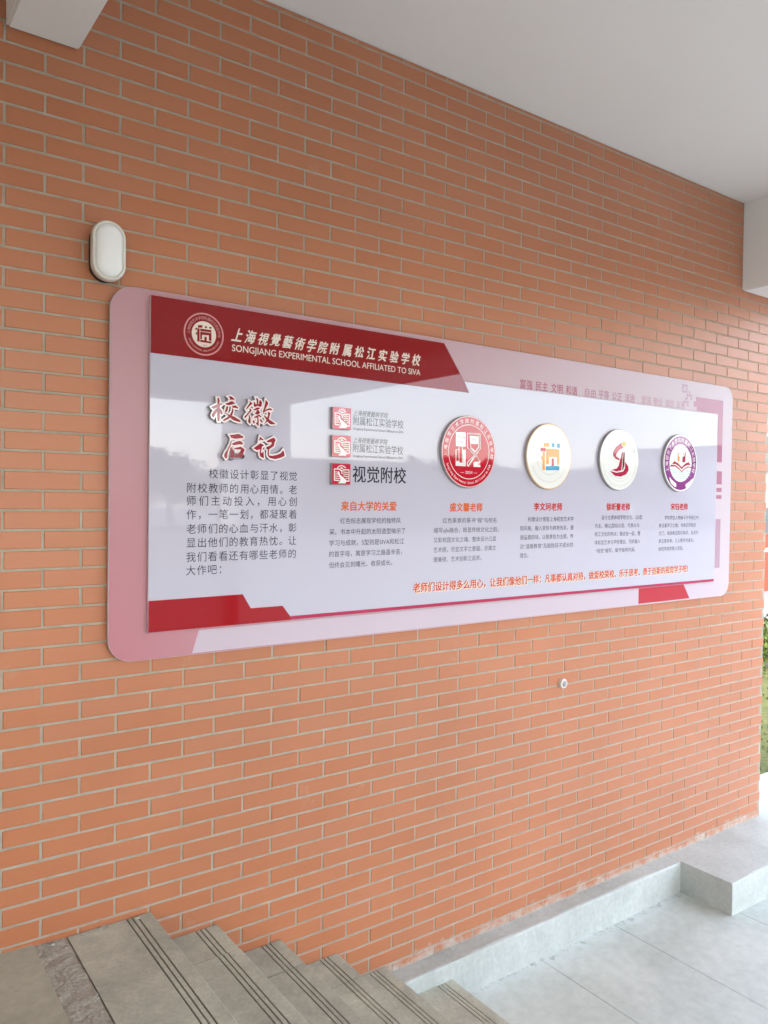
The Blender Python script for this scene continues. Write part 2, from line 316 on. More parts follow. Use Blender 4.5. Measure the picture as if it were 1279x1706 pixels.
ART_JSON = '{"title":[[[[1.1921,0.3267],[1.2111,0.3376],[1.228,0.3443],[1.2383,0.3419],[1.2281,0.3358],[1.2168,0.3286],[1.2,0.321],[1.1955,0.3227]],[[1.2142,0.3627],[1.221,0.3627],[1.2233,0.3534],[1.2223,0.3438],[1.2247,0.3292],[1.2251,0.2933],[1.2242,0.2763],[1.2185,0.2759],[1.2161,0.2863],[1.2153,0.3137],[1.2156,0.3401],[1.216,0.3528]],[[1.2157,0.3243],[1.2158,0.3159],[1.2081,0.3037],[1.2003,0.2884],[1.1958,0.2912],[1.1935,0.2974],[1.199,0.3083],[1.2079,0.3195]],[[1.2254,0.325],[1.2351,0.3152],[1.2352,0.3046],[1.2307,0.3022],[1.2255,0.3124]],[[1.2585,0.3712],[1.2689,0.3742],[1.2829,0.3658],[1.2829,0.3605],[1.2736,0.3618],[1.2644,0.3589],[1.2667,0.3666]],[[1.2462,0.3436],[1.2599,0.349],[1.2737,0.3565],[1.2866,0.3469],[1.2762,0.3439],[1.2601,0.3394],[1.2508,0.3408]],[[1.2521,0.3335],[1.2578,0.3361],[1.2573,0.3254],[1.2534,0.3145],[1.2455,0.3096],[1.2465,0.3161]],[[1.2739,0.3363],[1.2878,0.3406],[1.2996,0.3329],[1.2984,0.3291],[1.2833,0.3317],[1.2786,0.3302]],[[1.2752,0.3289],[1.2799,0.325],[1.2794,0.3164],[1.2743,0.3021],[1.2606,0.2873],[1.2424,0.2776],[1.2355,0.2803],[1.2537,0.2921],[1.2651,0.3015],[1.2741,0.3181]],[[1.2409,0.3087],[1.2512,0.3079],[1.2651,0.3025],[1.2836,0.2975],[1.3083,0.2853],[1.3107,0.279],[1.3002,0.2783],[1.2815,0.2834],[1.2687,0.2911],[1.2559,0.3019]]],[[[1.3472,0.361],[1.358,0.3554],[1.3568,0.3509],[1.3486,0.3438],[1.3345,0.3286],[1.3327,0.3317],[1.3391,0.3408],[1.3484,0.3535]],[[1.3475,0.3339],[1.3535,0.3311],[1.3548,0.3247],[1.343,0.312],[1.3302,0.2948],[1.3266,0.2967],[1.3277,0.3022],[1.3394,0.3149],[1.3488,0.3265]],[[1.3442,0.311],[1.349,0.3048],[1.3515,0.2974],[1.3518,0.2768],[1.35,0.2751],[1.3434,0.2806],[1.3427,0.286],[1.3456,0.297]],[[1.3651,0.3603],[1.3687,0.3606],[1.3724,0.3511],[1.388,0.354],[1.3891,0.3688],[1.3951,0.3682],[1.4001,0.361],[1.3978,0.3455],[1.3918,0.3428],[1.3821,0.3464],[1.3713,0.3412],[1.3653,0.344]],[[1.3745,0.3763],[1.3793,0.3761],[1.3836,0.3705],[1.3838,0.3531],[1.3778,0.3526],[1.3776,0.3657]],[[1.3619,0.3296],[1.3726,0.3359],[1.3822,0.3404],[1.3894,0.3394],[1.3919,0.3363],[1.3823,0.3312],[1.3679,0.3279]],[[1.3787,0.3309],[1.3859,0.3293],[1.3933,0.32],[1.3825,0.3127],[1.3765,0.3133],[1.368,0.317],[1.3752,0.3208],[1.3775,0.3254]],[[1.3658,0.3017],[1.3754,0.3067],[1.3873,0.313],[1.3947,0.3092],[1.3983,0.3051],[1.3959,0.3027],[1.3874,0.3065],[1.3778,0.3003],[1.3682,0.2986]],[[1.3802,0.306],[1.385,0.303],[1.3865,0.2846],[1.3867,0.2693],[1.3843,0.2681],[1.3757,0.2773],[1.3745,0.2805],[1.3805,0.2798],[1.3815,0.2952]],[[1.3635,0.2906],[1.3696,0.2845],[1.3697,0.278],[1.3661,0.2767],[1.3618,0.2829]],[[1.3906,0.2958],[1.3973,0.2941],[1.4047,0.2858],[1.4023,0.2829],[1.3962,0.2852]],[[1.4158,0.3721],[1.4269,0.3621],[1.4258,0.3554],[1.4174,0.3415],[1.4114,0.3301],[1.4055,0.3165],[1.4048,0.3274],[1.41,0.3432],[1.4135,0.3588]],[[1.4114,0.3301],[1.4175,0.335],[1.4346,0.3418],[1.4445,0.337],[1.4445,0.3337],[1.4334,0.334],[1.4188,0.3296],[1.4091,0.3234]],[[1.4261,0.3268],[1.436,0.3232],[1.4349,0.3165],[1.4314,0.303],[1.4242,0.2882],[1.4096,0.2768],[1.4156,0.2865],[1.4216,0.2979],[1.4263,0.3115]],[[1.408,0.3123],[1.4141,0.3095],[1.424,0.3025],[1.4364,0.2946],[1.4601,0.2818],[1.4589,0.2801],[1.4391,0.2782],[1.4316,0.2821],[1.4217,0.2924],[1.413,0.3028]]],[[[1.2662,0.2265],[1.3034,0.2331],[1.3229,0.2238],[1.3219,0.2188],[1.2908,0.2136],[1.2737,0.2161]],[[1.2712,0.2072],[1.2739,0.2034],[1.2698,0.1865],[1.2595,0.1655],[1.2556,0.1389],[1.2514,0.1368],[1.2439,0.1463],[1.248,0.1581],[1.2594,0.1753],[1.2687,0.1943]],[[1.2719,0.1925],[1.2909,0.2023],[1.3091,0.2072],[1.3211,0.199],[1.319,0.1929],[1.3071,0.1933],[1.2847,0.1887]],[[1.2699,0.1807],[1.2785,0.1752],[1.2818,0.1587],[1.283,0.1518],[1.2979,0.1544],[1.3107,0.1668],[1.3127,0.1739],[1.2977,0.1731],[1.287,0.1736],[1.2827,0.1774],[1.2976,0.181],[1.3126,0.1847],[1.3278,0.1756],[1.3268,0.1686],[1.3205,0.1564],[1.3227,0.1486],[1.3195,0.1455],[1.298,0.1441],[1.2831,0.1425],[1.2767,0.1388],[1.2703,0.1464],[1.2696,0.1581]]],[[[1.3935,0.2274],[1.4107,0.2152],[1.4059,0.2139],[1.3961,0.2161],[1.3895,0.2114],[1.3912,0.2186]],[[1.3675,0.1824],[1.3819,0.1929],[1.3951,0.2029],[1.4097,0.1965],[1.4086,0.1921],[1.4025,0.1896],[1.399,0.1752],[1.398,0.1631],[1.4088,0.1701],[1.4116,0.1461],[1.4067,0.1448],[1.3957,0.1509],[1.3926,0.1596],[1.3941,0.1793],[1.3821,0.1744],[1.3712,0.1782]],[[1.4205,0.2119],[1.4524,0.228],[1.4624,0.2191],[1.4564,0.2077],[1.4541,0.1943],[1.4332,0.1801],[1.4322,0.1657],[1.4323,0.1569],[1.4459,0.1552],[1.4707,0.1607],[1.4856,0.168],[1.4955,0.1796],[1.4994,0.1709],[1.5027,0.1576],[1.4833,0.149],[1.4609,0.1426],[1.4386,0.1461],[1.4286,0.1545],[1.4266,0.1654],[1.4283,0.1776],[1.4197,0.1838],[1.4208,0.1883],[1.438,0.1957],[1.4441,0.2016],[1.444,0.2093],[1.428,0.2074]]]],"d1":{"fill":[[[-0.0848,0.0886],[-0.0236,0.0906],[-0.0228,0.0235],[-0.0834,0.0229]],[[-0.0847,0.0085],[-0.08,0.0088],[-0.0788,-0.0462],[-0.0835,-0.0464]],[[-0.0836,-0.0452],[-0.0598,-0.0448],[-0.0596,-0.052],[-0.0212,-0.0513],[-0.0208,-0.0682],[-0.0831,-0.0679]],[[-0.0392,0.0095],[-0.0225,0.0098],[-0.0212,-0.0511],[-0.0379,-0.0509]],[[-0.0659,0.0209],[-0.0618,0.0211],[-0.0604,-0.0443],[-0.0645,-0.0445]],[[-0.0452,0.0215],[-0.0411,0.0217],[-0.0395,-0.0505],[-0.0437,-0.0507]],[[-0.0797,0.01],[-0.066,0.0106],[-0.066,0.0075],[-0.0796,0.0069]],[[0.002,0.0756],[0.056,0.0763],[0.0552,0.0396],[0.006,0.0395]],[[0.0296,-0.0689],[0.0292,-0.0494],[0.0373,-0.0443],[0.0636,-0.0433],[0.0702,-0.0393],[0.0721,-0.0503],[0.054,-0.0558],[0.0723,-0.0576],[0.0725,-0.0687]]],"cut":[[[-0.0717,0.0695],[-0.0285,0.0671],[-0.0285,0.0647],[-0.0717,0.0671]],[[-0.0744,0.0454],[-0.0377,0.0449],[-0.0377,0.0425],[-0.0743,0.043]],[[0.0121,0.0604],[0.0448,0.0605],[0.0449,0.0585],[0.0121,0.0585]]],"stroke":[[[-0.0105,-0.0654],[-0.0108,-0.0509],[0.0689,0.017],[0.0673,0.0879],[-0.0138,0.0863],[-0.0124,0.0204],[0.0635,-0.0347]],[[0.0077,0.0371],[0.0081,0.019],[0.0688,-0.0382]],[[0.013,0.018],[0.0363,0.002],[0.0572,0.025],[0.057,0.0763]],[[-0.0063,-0.0665],[0.027,-0.0252],[0.056,0.0029]]]},"d2":{"tan":[[[-0.0446,0.0668],[-0.0056,0.0688],[-0.0051,0.0497],[-0.0441,0.0478]],[[-0.0532,0.0216],[-0.0353,0.0224],[-0.0329,-0.0706],[-0.0507,-0.0712]],[[-0.0637,-0.0057],[-0.0536,0.0026],[-0.053,-0.0209],[-0.0586,-0.0189]],[[-0.0277,0.0396],[0.0731,0.0398],[0.0753,-0.0398],[0.0569,-0.0416],[0.0542,-0.002],[-0.0037,-0.0021],[-0.0043,-0.0404],[-0.0255,-0.0412]]],"blue":[[[0.0142,0.0687],[0.0346,0.0697],[0.0352,0.0494],[0.0147,0.0484]],[[0.054,0.0684],[0.0757,0.0696],[0.0763,0.0479],[0.0545,0.0469]],[[-0.027,-0.0491],[0.0738,-0.0456],[0.0744,-0.0672],[-0.0264,-0.0704]]],"crim":[[[-0.0682,0.0421],[-0.031,0.0439],[-0.0305,0.0249],[-0.0677,0.0232]],[[0.0146,-0.0092],[0.0328,-0.0085],[0.0338,-0.0465],[0.0156,-0.0472]]]},"d3":{"gold":[[[0.0128,0.0959],[0.0284,0.1033],[0.0533,0.1002],[0.0504,0.08],[0.033,0.0702],[0.015,0.0826]]],"crim":[[[0.0122,0.0947],[0.0144,0.0804],[0.0306,0.0678],[-0.0016,0.0552],[-0.0288,0.0319],[-0.0318,0.0185],[-0.0,0.0043],[-0.0051,-0.0026],[-0.0383,0.005],[-0.0596,0.0217],[-0.0602,0.0415],[-0.0402,0.0666],[-0.013,0.0835]],[[0.0163,0.0405],[0.0285,0.0466],[0.0248,0.0164],[0.0159,-0.0573],[-0.0257,-0.0653],[-0.0708,-0.0579],[-0.0263,-0.0487],[-0.0093,-0.0338],[0.0035,0.0022]],[[-0.0861,-0.0627],[-0.0255,-0.0719],[0.0302,-0.0636],[0.0473,-0.0452],[0.0479,-0.0094],[0.0753,-0.0331],[0.0796,-0.0553],[0.059,-0.0784],[0.01,-0.0931],[-0.0388,-0.09]]],"dark":[[[0.033,0.0479],[0.0428,0.0394],[0.0414,-0.0275],[0.0299,-0.0547],[0.0219,-0.0572],[0.0284,0.0165]]]},"d4":{"crim":[[[-0.1055,-0.0211],[-0.0946,-0.0129],[-0.0531,-0.0137],[-0.0144,-0.0304],[0.0112,-0.0466],[0.0434,-0.0285],[0.0741,-0.0172],[0.1175,-0.0203],[0.1177,-0.026],[0.0782,-0.0228],[0.0474,-0.0329],[0.0114,-0.0534],[-0.018,-0.0373],[-0.0566,-0.0217],[-0.1054,-0.0245]],[[-0.0872,-0.0082],[-0.0652,0.0094],[-0.0269,-0.0015],[0.0103,-0.0239],[0.0462,-0.0011],[0.081,0.0093],[0.1013,-0.0083],[0.066,-0.0095],[0.0353,-0.0197],[0.0116,-0.0364],[-0.0186,-0.0193],[-0.0533,-0.007]],[[0.0437,0.067],[0.0476,0.0672],[0.0459,0.008],[0.0151,0.0046],[0.0178,0.0364],[0.0368,0.044]]],"tan":[[[-0.0331,0.0636],[-0.0293,0.0637],[-0.0207,0.0393],[-0.011,0.0352],[-0.0158,0.0079],[-0.0311,0.0096]]],"dots":[[[-0.0157,0.0598],[-0.0081,0.0602],[-0.0078,0.0512],[-0.0154,0.0508]],[[0.0207,0.0603],[0.0292,0.0607],[0.0296,0.0505],[0.0211,0.0501]],[[-0.0679,0.0822],[-0.0584,0.0826],[-0.0582,0.0759],[-0.0676,0.0755]],[[-0.0354,0.0972],[-0.0274,0.0976],[-0.0272,0.0909],[-0.0352,0.0905]],[[0.0036,0.1071],[0.0121,0.1075],[0.0124,0.0996],[0.0039,0.0992]],[[0.0406,0.0998],[0.0495,0.1003],[0.0498,0.0912],[0.0409,0.0908]],[[0.0704,0.0819],[0.0802,0.0824],[0.0805,0.0744],[0.0707,0.0739]]],"teal":[[[-0.1011,-0.04],[-0.052,-0.0429],[0.0077,-0.0569],[0.052,-0.051],[0.1104,-0.0423]],[[-0.0931,-0.0554],[-0.0439,-0.0584],[0.01,-0.0681],[0.0602,-0.0621],[0.103,-0.0563]],[[-0.085,-0.0708],[-0.0396,-0.0718],[0.0104,-0.0794],[0.0568,-0.0759],[0.0958,-0.0726]],[[-0.0694,-0.0861],[-0.0314,-0.0873],[0.0109,-0.093],[0.0689,-0.087]]],"pale":[[[-0.1107,-0.0849],[-0.0877,-0.1],[-0.0415,-0.1236],[-0.0408,-0.1439],[-0.0598,-0.142],[-0.0906,-0.1247],[-0.1063,-0.1049]],[[0.124,-0.0879],[0.1282,-0.0947],[0.1054,-0.1205],[0.071,-0.1441],[0.0554,-0.1444],[0.0508,-0.1262],[0.0931,-0.107]]]},"hc":[1.1665,0.597],"he":{"red":[[[-0.0242,0.0306],[-0.0066,0.0331],[-0.0065,0.0233],[-0.0241,0.0209]],[[0.0031,0.0302],[0.0112,0.0313],[0.0113,0.0244],[0.0032,0.0232]],[[0.0202,0.0305],[0.0292,0.0317],[0.0292,0.0247],[0.0203,0.0235]],[[-0.0344,0.0195],[-0.0278,0.0204],[-0.0277,0.0128],[-0.0343,0.0119]],[[-0.027,0.0191],[0.0293,0.0198],[0.0298,-0.0307],[-0.0265,-0.0301]],[[-0.0341,-0.0013],[-0.0273,0.0066],[-0.0272,-0.0073]]],"white":[[[-0.0175,0.0211],[-0.0156,0.0214],[-0.0151,-0.0307],[-0.017,-0.031]],[[-0.0152,0.0099],[0.0291,0.0102],[0.0291,0.0085],[-0.0152,0.0082]],[[-0.0149,-0.0196],[-0.0075,-0.02],[-0.0077,-0.0033],[0.019,-0.0019],[0.0192,-0.0215],[0.0294,-0.0213],[0.0294,-0.0234],[0.0111,-0.0232],[0.0109,-0.0086],[0.0013,-0.0084],[0.0014,-0.0224],[-0.0149,-0.0217]]]},"tile":{"hand":[[[-0.0157,0.0126],[-0.0106,0.0085],[-0.0079,-0.0021],[0.0074,-0.0123],[0.0254,-0.0246],[0.023,-0.0332],[0.0205,-0.038],[-0.0174,-0.0388],[-0.0074,-0.0318],[-0.0046,-0.0232],[-0.0129,-0.0064],[-0.0201,0.004]]],"book":[[[-0.01,-0.0276],[-0.0339,-0.0261],[-0.0346,0.0204],[-0.0108,0.0202],[0.0007,0.0131],[0.0021,0.0025]],[[0.002,0.0131],[0.0107,0.0181],[0.0375,0.0185],[0.0382,-0.0286],[0.0255,-0.0289]]],"lines":[[[-0.0301,0.0079],[-0.0211,0.0082]],[[-0.03,-0.0006],[-0.0192,-0.0007]],[[-0.0299,-0.009],[-0.0141,-0.0097]],[[-0.0298,-0.0175],[-0.0102,-0.0191]],[[0.0083,0.0091],[0.0325,0.0076]],[[0.0072,0.0005],[0.0327,-0.0009]],[[0.0111,-0.0079],[0.0328,-0.0095]],[[0.0227,-0.0162],[0.033,-0.018]]],"sun":[[[-0.0196,0.0256],[-0.011,0.0322],[-0.0009,0.0354],[0.0118,0.0326],[0.0208,0.0261]]],"sunc":[[[-0.0083,0.023],[0.0004,0.029],[0.0107,0.0236]]]}}'
kk = N('back_pink_gradient', 0.24, 0.35, 1.30)  # pink, paler towards the right and deepest at the lower left
g_ = kk.n('ShaderNodeSeparateXYZ'); kk.l(kk.pos(), g_.inputs[0]); mr_ = kk.n('ShaderNodeMapRange'); kk.l(g_.outputs[0], mr_.inputs[0]); mr_.inputs[1].default_value = 0.8; mr_.inputs[2].default_value = 4.7
mz_ = kk.n('ShaderNodeMapRange'); kk.l(g_.outputs[2], mz_.inputs[0]); mz_.inputs[1].default_value = 1.75; mz_.inputs[2].default_value = 2.75
kk.col(kk.ramp(mr_.outputs[0], [(0.0, (0.46, 0.26, 0.285)), (0.25, (0.47, 0.29, 0.32)), (0.6, (0.50, 0.37, 0.405)), (1.0, (0.53, 0.445, 0.485))]))
old_ = kk.b.inputs['Base Color'].links[0].from_socket; kk.col(kk.mix(mz_.outputs[0], kk.ramp(mr_.outputs[0], [(0.0, (0.46, 0.185, 0.215)), (0.3, (0.48, 0.31, 0.34)), (0.6, (0.50, 0.37, 0.405)), (1.0, (0.53, 0.445, 0.485))]), old_)); M['back_gradient'] = kk.m

# ================================================================== SETTING
FL = -2.345; L1 = -1.545; LEDGE = -2.16; CEIL = 1.95
XW0, XW1 = -4.0, 5.265
# ground outside and floor slab
b = MB(); b.add([(-40, -120, FL-0.02), (160, -120, FL-0.02), (160, 0.24, FL-0.02), (-40, 0.24, FL-0.02)], [(0, 1, 2, 3)])
b.add([(-40, 0.24, FL-0.02), (160, 0.24, FL-0.02), (160, 120, FL-0.02), (-40, 120, FL-0.02)], [(0, 1, 2, 3)])
M['court'] = concrete_mat('court_paving', (0.15, 0.15, 0.15), (0.19, 0.19, 0.19), (0.24, 0.24, 0.24), 0.4, 0.8)
tag(b.build('ground', M['court']), kind='structure')
b = MB(); fx = [2.36, 2.985, 3.565, 4.27, 5.05, 5.82, 6.7]
fy = [-8.3, -6.2, -4.6, -3.0, -1.55, -0.09]
for i in range(len(fx)-1):
    for j in range(len(fy)-1):
        x0, x1, y0, y1 = fx[i]+0.0018, fx[i+1]-0.0018, fy[j]+0.0018, fy[j+1]-0.0018
        b.box(x0, y0, FL-0.05, x1, y1, FL)
b.box(2.36, -8.3, FL-0.06, 6.7, -0.09, FL-0.004, 1)
tag(b.build('floor', [M['floor'], M['joint']]), kind='structure')
# landing at the head of the stairs
b = MB(); b.box(XW0, -8.3, FL, 0.592, 0, L1+0.008)
b.add([(0.592, 0.0, L1-0.012), (0.592, -8.3, L1-0.012), (0.703, -8.3, L1-0.012), (0.703, 0.0, L1-0.012)], [(0, 1, 2, 3)], 1)
# lumpy strip of rough mortar between landing and first tread
nx, ny = 30, 400; vs = []; fs = []
for j in range(ny + 1):
    y = -1.6 * j / ny
    for i in range(nx + 1):
        u = i / nx; x = 0.575 + 0.125*u + (0.012*noise.noise((0, y*9, 3)) if i < 2 else 0)
        z = L1 + 0.004*noise.noise((x*22, y*22, 0)) + 0.0028*noise.noise((x*120, y*120, 5)) + 0.0020*noise.noise((x*230, y*230, 9)) + 0.004*(1-u) - 0.002
        if i == 0: z = L1 + 0.004
        vs.append((x, y, z))
for j in range(ny):
    for i in range(nx):
        a = j*(nx+1)+i; fs.append((a, a+nx+1, a+nx+2, a+1))
b.add(vs, fs, 1)
lo = tag(b.build('landing', [M['landing'], M['rubble']]), kind='structure')
for p in lo.data.polygons: p.use_smooth = p.material_index == 1
# ceiling
b = MB(); b.box(XW0, -8.4, CEIL, 5.8, 0.24, CEIL+0.35)
tag(b.build('ceiling', M['ceiling']), kind='structure')

def beam(name, x0, y0, x1, y1, zb, label):
    b = MB(); c = 0.008
    b.box(x0, y0, zb, x1, y1, CEIL - 0.002)
    o = b.build(name, M['beam'])
    bm = bmesh.new(); bm.from_mesh(o.data)
    bmesh.ops.bevel(bm, geom=[e for e in bm.edges if abs(e.verts[0].co.z - e.verts[1].co.z) < 1e-4 and e.verts[0].co.z < zb + H + 0.01], offset=c, segments=2, affect='EDGES')
    bm.to_mesh(o.data); bm.free()
    return tag(o, label, 'beam')
beam('concrete_beam', 0.495, -8.0, 0.723, -0.003, 1.51, 'pale plastered ceiling beam crossing the top left corner above the wall lamp')
beam('concrete_beam', 4.90, -8.0, 5.798, -0.003, 1.38, 'deep pale plastered beam at the right end of the brick wall, under the ceiling')
beam('concrete_beam', XW0, -8.4, 5.798, -8.003, 1.375, 'long plastered edge beam over the open side opposite the brick wall')

# ------------------------------------------------------------------ brick wall
def brick_wall():
    root = thing('brick_wall', 'orange brick wall with pale mortar joints carrying the long notice board', 'wall')
    A, B, X0, Z0 = 0.125, 0.066399, 0.491055, -0.061615
    J = 0.0080
    b = MB(); rn = random.Random(11)
    ztop = CEIL; zbot = FL
    r0 = math.floor((Z0 - ztop)/B) - 1; r1 = math.ceil((Z0 - zbot)/B) + 1
    def brick(x0, x1, z0, z1, side=False):
        z0 = max(z0, zbot); z1 = min(z1, ztop - 0.002)
        if z1 - z0 < 0.006 or x1 - x0 < 0.01: return
        d = 0.0022; p = rn.uniform(-0.0007, 0.0007); tx = rn.uniform(-0.0005, 0.0005); tz = rn.uniform(-0.0005, 0.0005)
        w = lambda: rn.uniform(-0.0007, 0.0007)
        yf = -0.0026 + p
        o4 = [(x0+w(), z0+w()), (x1+w(), z0+w()), (x1+w(), z1+w()), (x0+w(), z1+w())]
        i4 = [(x0+d, z0+d), (x1-d, z0+d), (x1-d, z1-d), (x0+d, z1-d)]
        vs = [(x, 0.004, z) for x, z in o4] + [(x, yf+0.0017, z) for x, z in o4]
        vs += [(x, yf + (tx if x > (x0+x1)/2 else -tx) + (tz if z > (z0+z1)/2 else -tz), z) for x, z in i4]
        fs = [(8, 9, 10, 11)]
        for k in range(2):
            for i in range(4): fs.append((k*4+i, k*4+(i+1) % 4, k*4+4+(i+1) % 4, k*4+4+i))
        b.add(vs, fs)
    for r in range(r0, r1):
        zt = Z0 - B*r - J/2; zb_ = Z0 - B*(r+1) + J/2
        if zb_ > ztop or zt < zbot: continue
        k0 = math.floor((XW0 - X0)/A); k0 += (k0 - r) % 2; k0 -= 2
        k = k0
        while X0 + A*k < XW1:
            xa = max(X0 + A*k + J/2, XW0); xb = min(X0 + A*(k+2) - J/2, XW1)
            if xb > xa + 0.02: brick(xa, xb, zb_, zt)
            k += 2
    b.build('brick_facing', M['brick'], root)
    m = MB(); m.box(XW0, 0.0, zbot, XW1-0.002, 0.24, ztop - 0.002)
    m.build('mortar_bed', M['mortar'], root)
    return root
brick_wall()

# ------------------------------------------------------------------ stairs
def stairs():
    root = thing('staircase', 'grey stone staircase with grooved treads descending to the right along the brick wall', 'stairs')
    lv = [(-1.545, 0.703, 0.998), (-1.672, 0.985, 1.264), (-1.823, 1.250, 1.543), (-1.972, 1.530, 1.820), (-2.120, 1.806, 2.080), (-2.236, 2.066, 2.392)]
    rn = random.Random(5)
    for i, (z, xb, xf) in enumerate(lv):
        b = MB(); t = 0.03
        yend = -0.006 if i < 5 else -0.102
        cuts = [[-1.02, -2.03, -3.05], [-0.208, -1.22, -2.2, -3.2], [-0.207, -1.23, -2.25, -3.2], [-0.200, -1.2, -2.2, -3.2], [-0.95, -1.9, -3.0], [-1.1, -2.1, -3.1]][i]
        ys = [yend] + cuts + [-4.2, -5.2, -6.2, -7.2, -8.2]
        prof = [(xb, z)]
        for g in (0.0935, 0.0745, 0.0555):
            prof += [(xf-g, z), (xf-g+0.0008, z-0.0045), (xf-g+0.0052, z-0.0045), (xf-g+0.006, z)]
        prof += [(xf-0.004, z), (xf, z-0.004), (xf, z-t), (xb, z-t)]
        n = len(prof)
        for y1, y0 in zip(ys[:-1], ys[1:]):
            dz = rn.uniform(-0.001, 0.001); dx = rn.uniform(-0.0015, 0.0015)
            ya, yb = y1 - 0.0012, y0 + 0.0012
            vs = [(x+dx, ya, zz+dz) for x, zz in prof] + [(x+dx, yb, zz+dz) for x, zz in prof]
            fs = [(k, n+k, n+(k+1) % n, (k+1) % n) for k in range(n)]
            tri = tessellate_polygon([[Vector((x, zz, 0)) for x, zz in prof]])
            fs += [tuple(q) for q in tri] + [tuple(n + w for w in q[::-1]) for q in tri]
            mi0 = len(b.f); b.add(vs, fs)
            for q in range(3):                                   # darker bottoms of the grooves
                b.mi[mi0 + 1 + q*4 + 1] = 1
        b.build('tread', [M['stone'], M['groove']], root, fix=True)
        s = MB(); s.box(xb - 0.02, -8.2, FL, xf - 0.012, yend, z - t - 0.0005)
        s.build('riser', M['landing'], root)
    return root
stairs()

# ------------------------------------------------------------------ cement plinth: ledge along the wall, platform at the far end
root = thing('cement_plinth', 'pale cement ledge along the foot of the brick wall, widening into a platform', 'plinth')
def rough_box(name, x0, y0, z0, x1, y1, z1, nx, skip_top_noise=False):
    b = MB(); rn = random.Random(int(x0*100))
    ny, nz = 4, 4
    # top and front as one wavy sheet
    prof = [(y1, z1), (y0 + 0.012, z1), (y0 + 0.003, z1 - 0.003), (y0, z1 - 0.012), (y0, (z0+z1)/2), (y0 - 0.002, z0)]
    vs = []; fs = []
    for i in range(nx + 1):
        x = x0 + (x1 - x0)*i/nx
        for j, (y, z) in enumerate(prof):
            e = 0.0035*noise.noise((x*7, j*0.6, 1)) + 0.0015*noise.noise((x*40, j, 2))
            vs.append((x, y + (e if j > 0 else 0), z + (e*0.6 if 0 < j < 4 else 0)))
    m = len(prof)
    for i in range(nx):
        for j in range(m - 1):
            a = i*m + j; fs.append((a, a+1, a+m+1, a+m))
    fs.append(tuple(range(m))[::-1] + ()) if False else None
    fs = [f for f in fs if f]
    b.add(vs, fs)
    n0 = len(vs)
    # closing ends
    for i, fl in ((0, False), (nx, True)):
        ring = [i*m + j for j in range(m)]; bx = vs[ring[0]][0]
        b.add([vs[q] for q in ring] + [(bx, y1, z0)], [tuple(range(m+1)) if fl else tuple(range(m+1))[::-1]])
    return b.build(name, M['plinth'], root, fix=True)
rough_box('ledge', 2.05, -0.104, FL, 4.197, -0.0005, LEDGE, 120)
rough_box('platform', 4.195, -0.432, FL, 9.5, 0.42, LEDGE + 0.0015, 120)
# dirty seam where ledge meets floor, and crumbs of mortar on the ledge
b = MB(); rn = random.Random(21)
for i in range(70):
    x = rn.uniform(2.3, 3.7) if i < 50 else rn.uniform(0.62, 0.98); y = rn.uniform(-0.03, -0.004); z = LEDGE if i < 50 else L1
    s = rn.uniform(0.002, 0.009); pts = [(x + s*rn.uniform(-1, 1)*1.4, y + s*rn.uniform(-.5, .5) - 0.004, z + s*rn.uniform(0.0, .9)) for _ in range(7)]
    bm = bmesh.new()
    for p in pts: bm.verts.new(p)
    try: bmesh.ops.convex_hull(bm, input=bm.verts)
    except Exception: pass
    bm.verts.index_update(); b.add([tuple(v.co) for v in bm.verts], [tuple(v.index for v in f.verts) for f in bm.faces]); bm.free()
tag(b.build('mortar_crumbs', M['rubble']), 'crumbs of broken mortar lying along the foot of the brick wall', 'rubble', kind='stuff')

# ================================================================== NOTICE BOARD
ART = json.loads(ART_JSON)
YB, YF, YD = -0.030, -0.045, -0.062
board_root = thing('notice_board', 'long glossy white and red school notice board with raised round emblems on the brick wall', 'notice board')
board_root.location = (0, 0, 0)
BX0, BX1, BZ0, BZ1 = 0.827, 4.772, -0.603, 0.733
b = MB(); b.prism(rrect(BX0, BZ0, BX1, BZ1, 0.085), YB, -0.016, 0, 0.0015, 1)
for x in (1.1, 2.2, 3.3, 4.4):
    for z in (-0.45, 0.55): b.box(x, -0.0155, z, x+0.05, -0.003, z+0.05, 1)
back = b.build('back_board', [M['back_gradient'], M['edge']], board_root, fix=False)
e = 0.0005
b = MB(); b.sheet([(1.164, -0.512), (4.66, -0.512), (4.66, -0.597), (1.138, -0.597)], YB-e); lp = b.build('pale_strip', M['lilac'], back)
b = MB(); b.sheet([(3.833, -0.505), (4.272, -0.505), (4.338, -0.595), (3.833, -0.595)], YB-2*e); b.build('red_block', M['back_red'], back)
b = MB()
b.sheet([(4.660, 0.640), (4.660, 0.250), (4.605, 0.250), (4.605, 0.556), (4.372, 0.556), (4.372, 0.580), (4.340, 0.580), (4.340, 0.612), (4.362, 0.612), (4.362, 0.640)], YB-e, 0)
b.sheet([(4.605, 0.193), (4.664, 0.193), (4.664, 0.110), (4.605, 0.110)], YB-e, 0)
b.sheet([(4.605, 0.088), (4.664, 0.088), (4.664, 0.062), (4.605, 0.062)], YB-e, 0); b.sheet([(4.605, 0.042), (4.664, 0.042), (4.664, 0.018), (4.605, 0.018)], YB-e, 0)
b.sheet([(4.605, -0.11), (4.66, -0.11), (4.66, -0.42), (4.605, -0.42)], YB-e, 1)
for x, z in ((4.215, 0.655), (4.262, 0.618), (4.228, 0.575)):
    for i in range(3):
        for j in range(3):
            if (i*2 + j + int(x*100)) % 4 and x + i*0.02 < 4.318: b.sheet([(x+i*0.02, z+j*0.018), (x+i*0.02+0.017, z+j*0.018), (x+i*0.02+0.017, z+j*0.018+0.015), (x+i*0.02, z+j*0.018+0.015)], YB-e, 1)
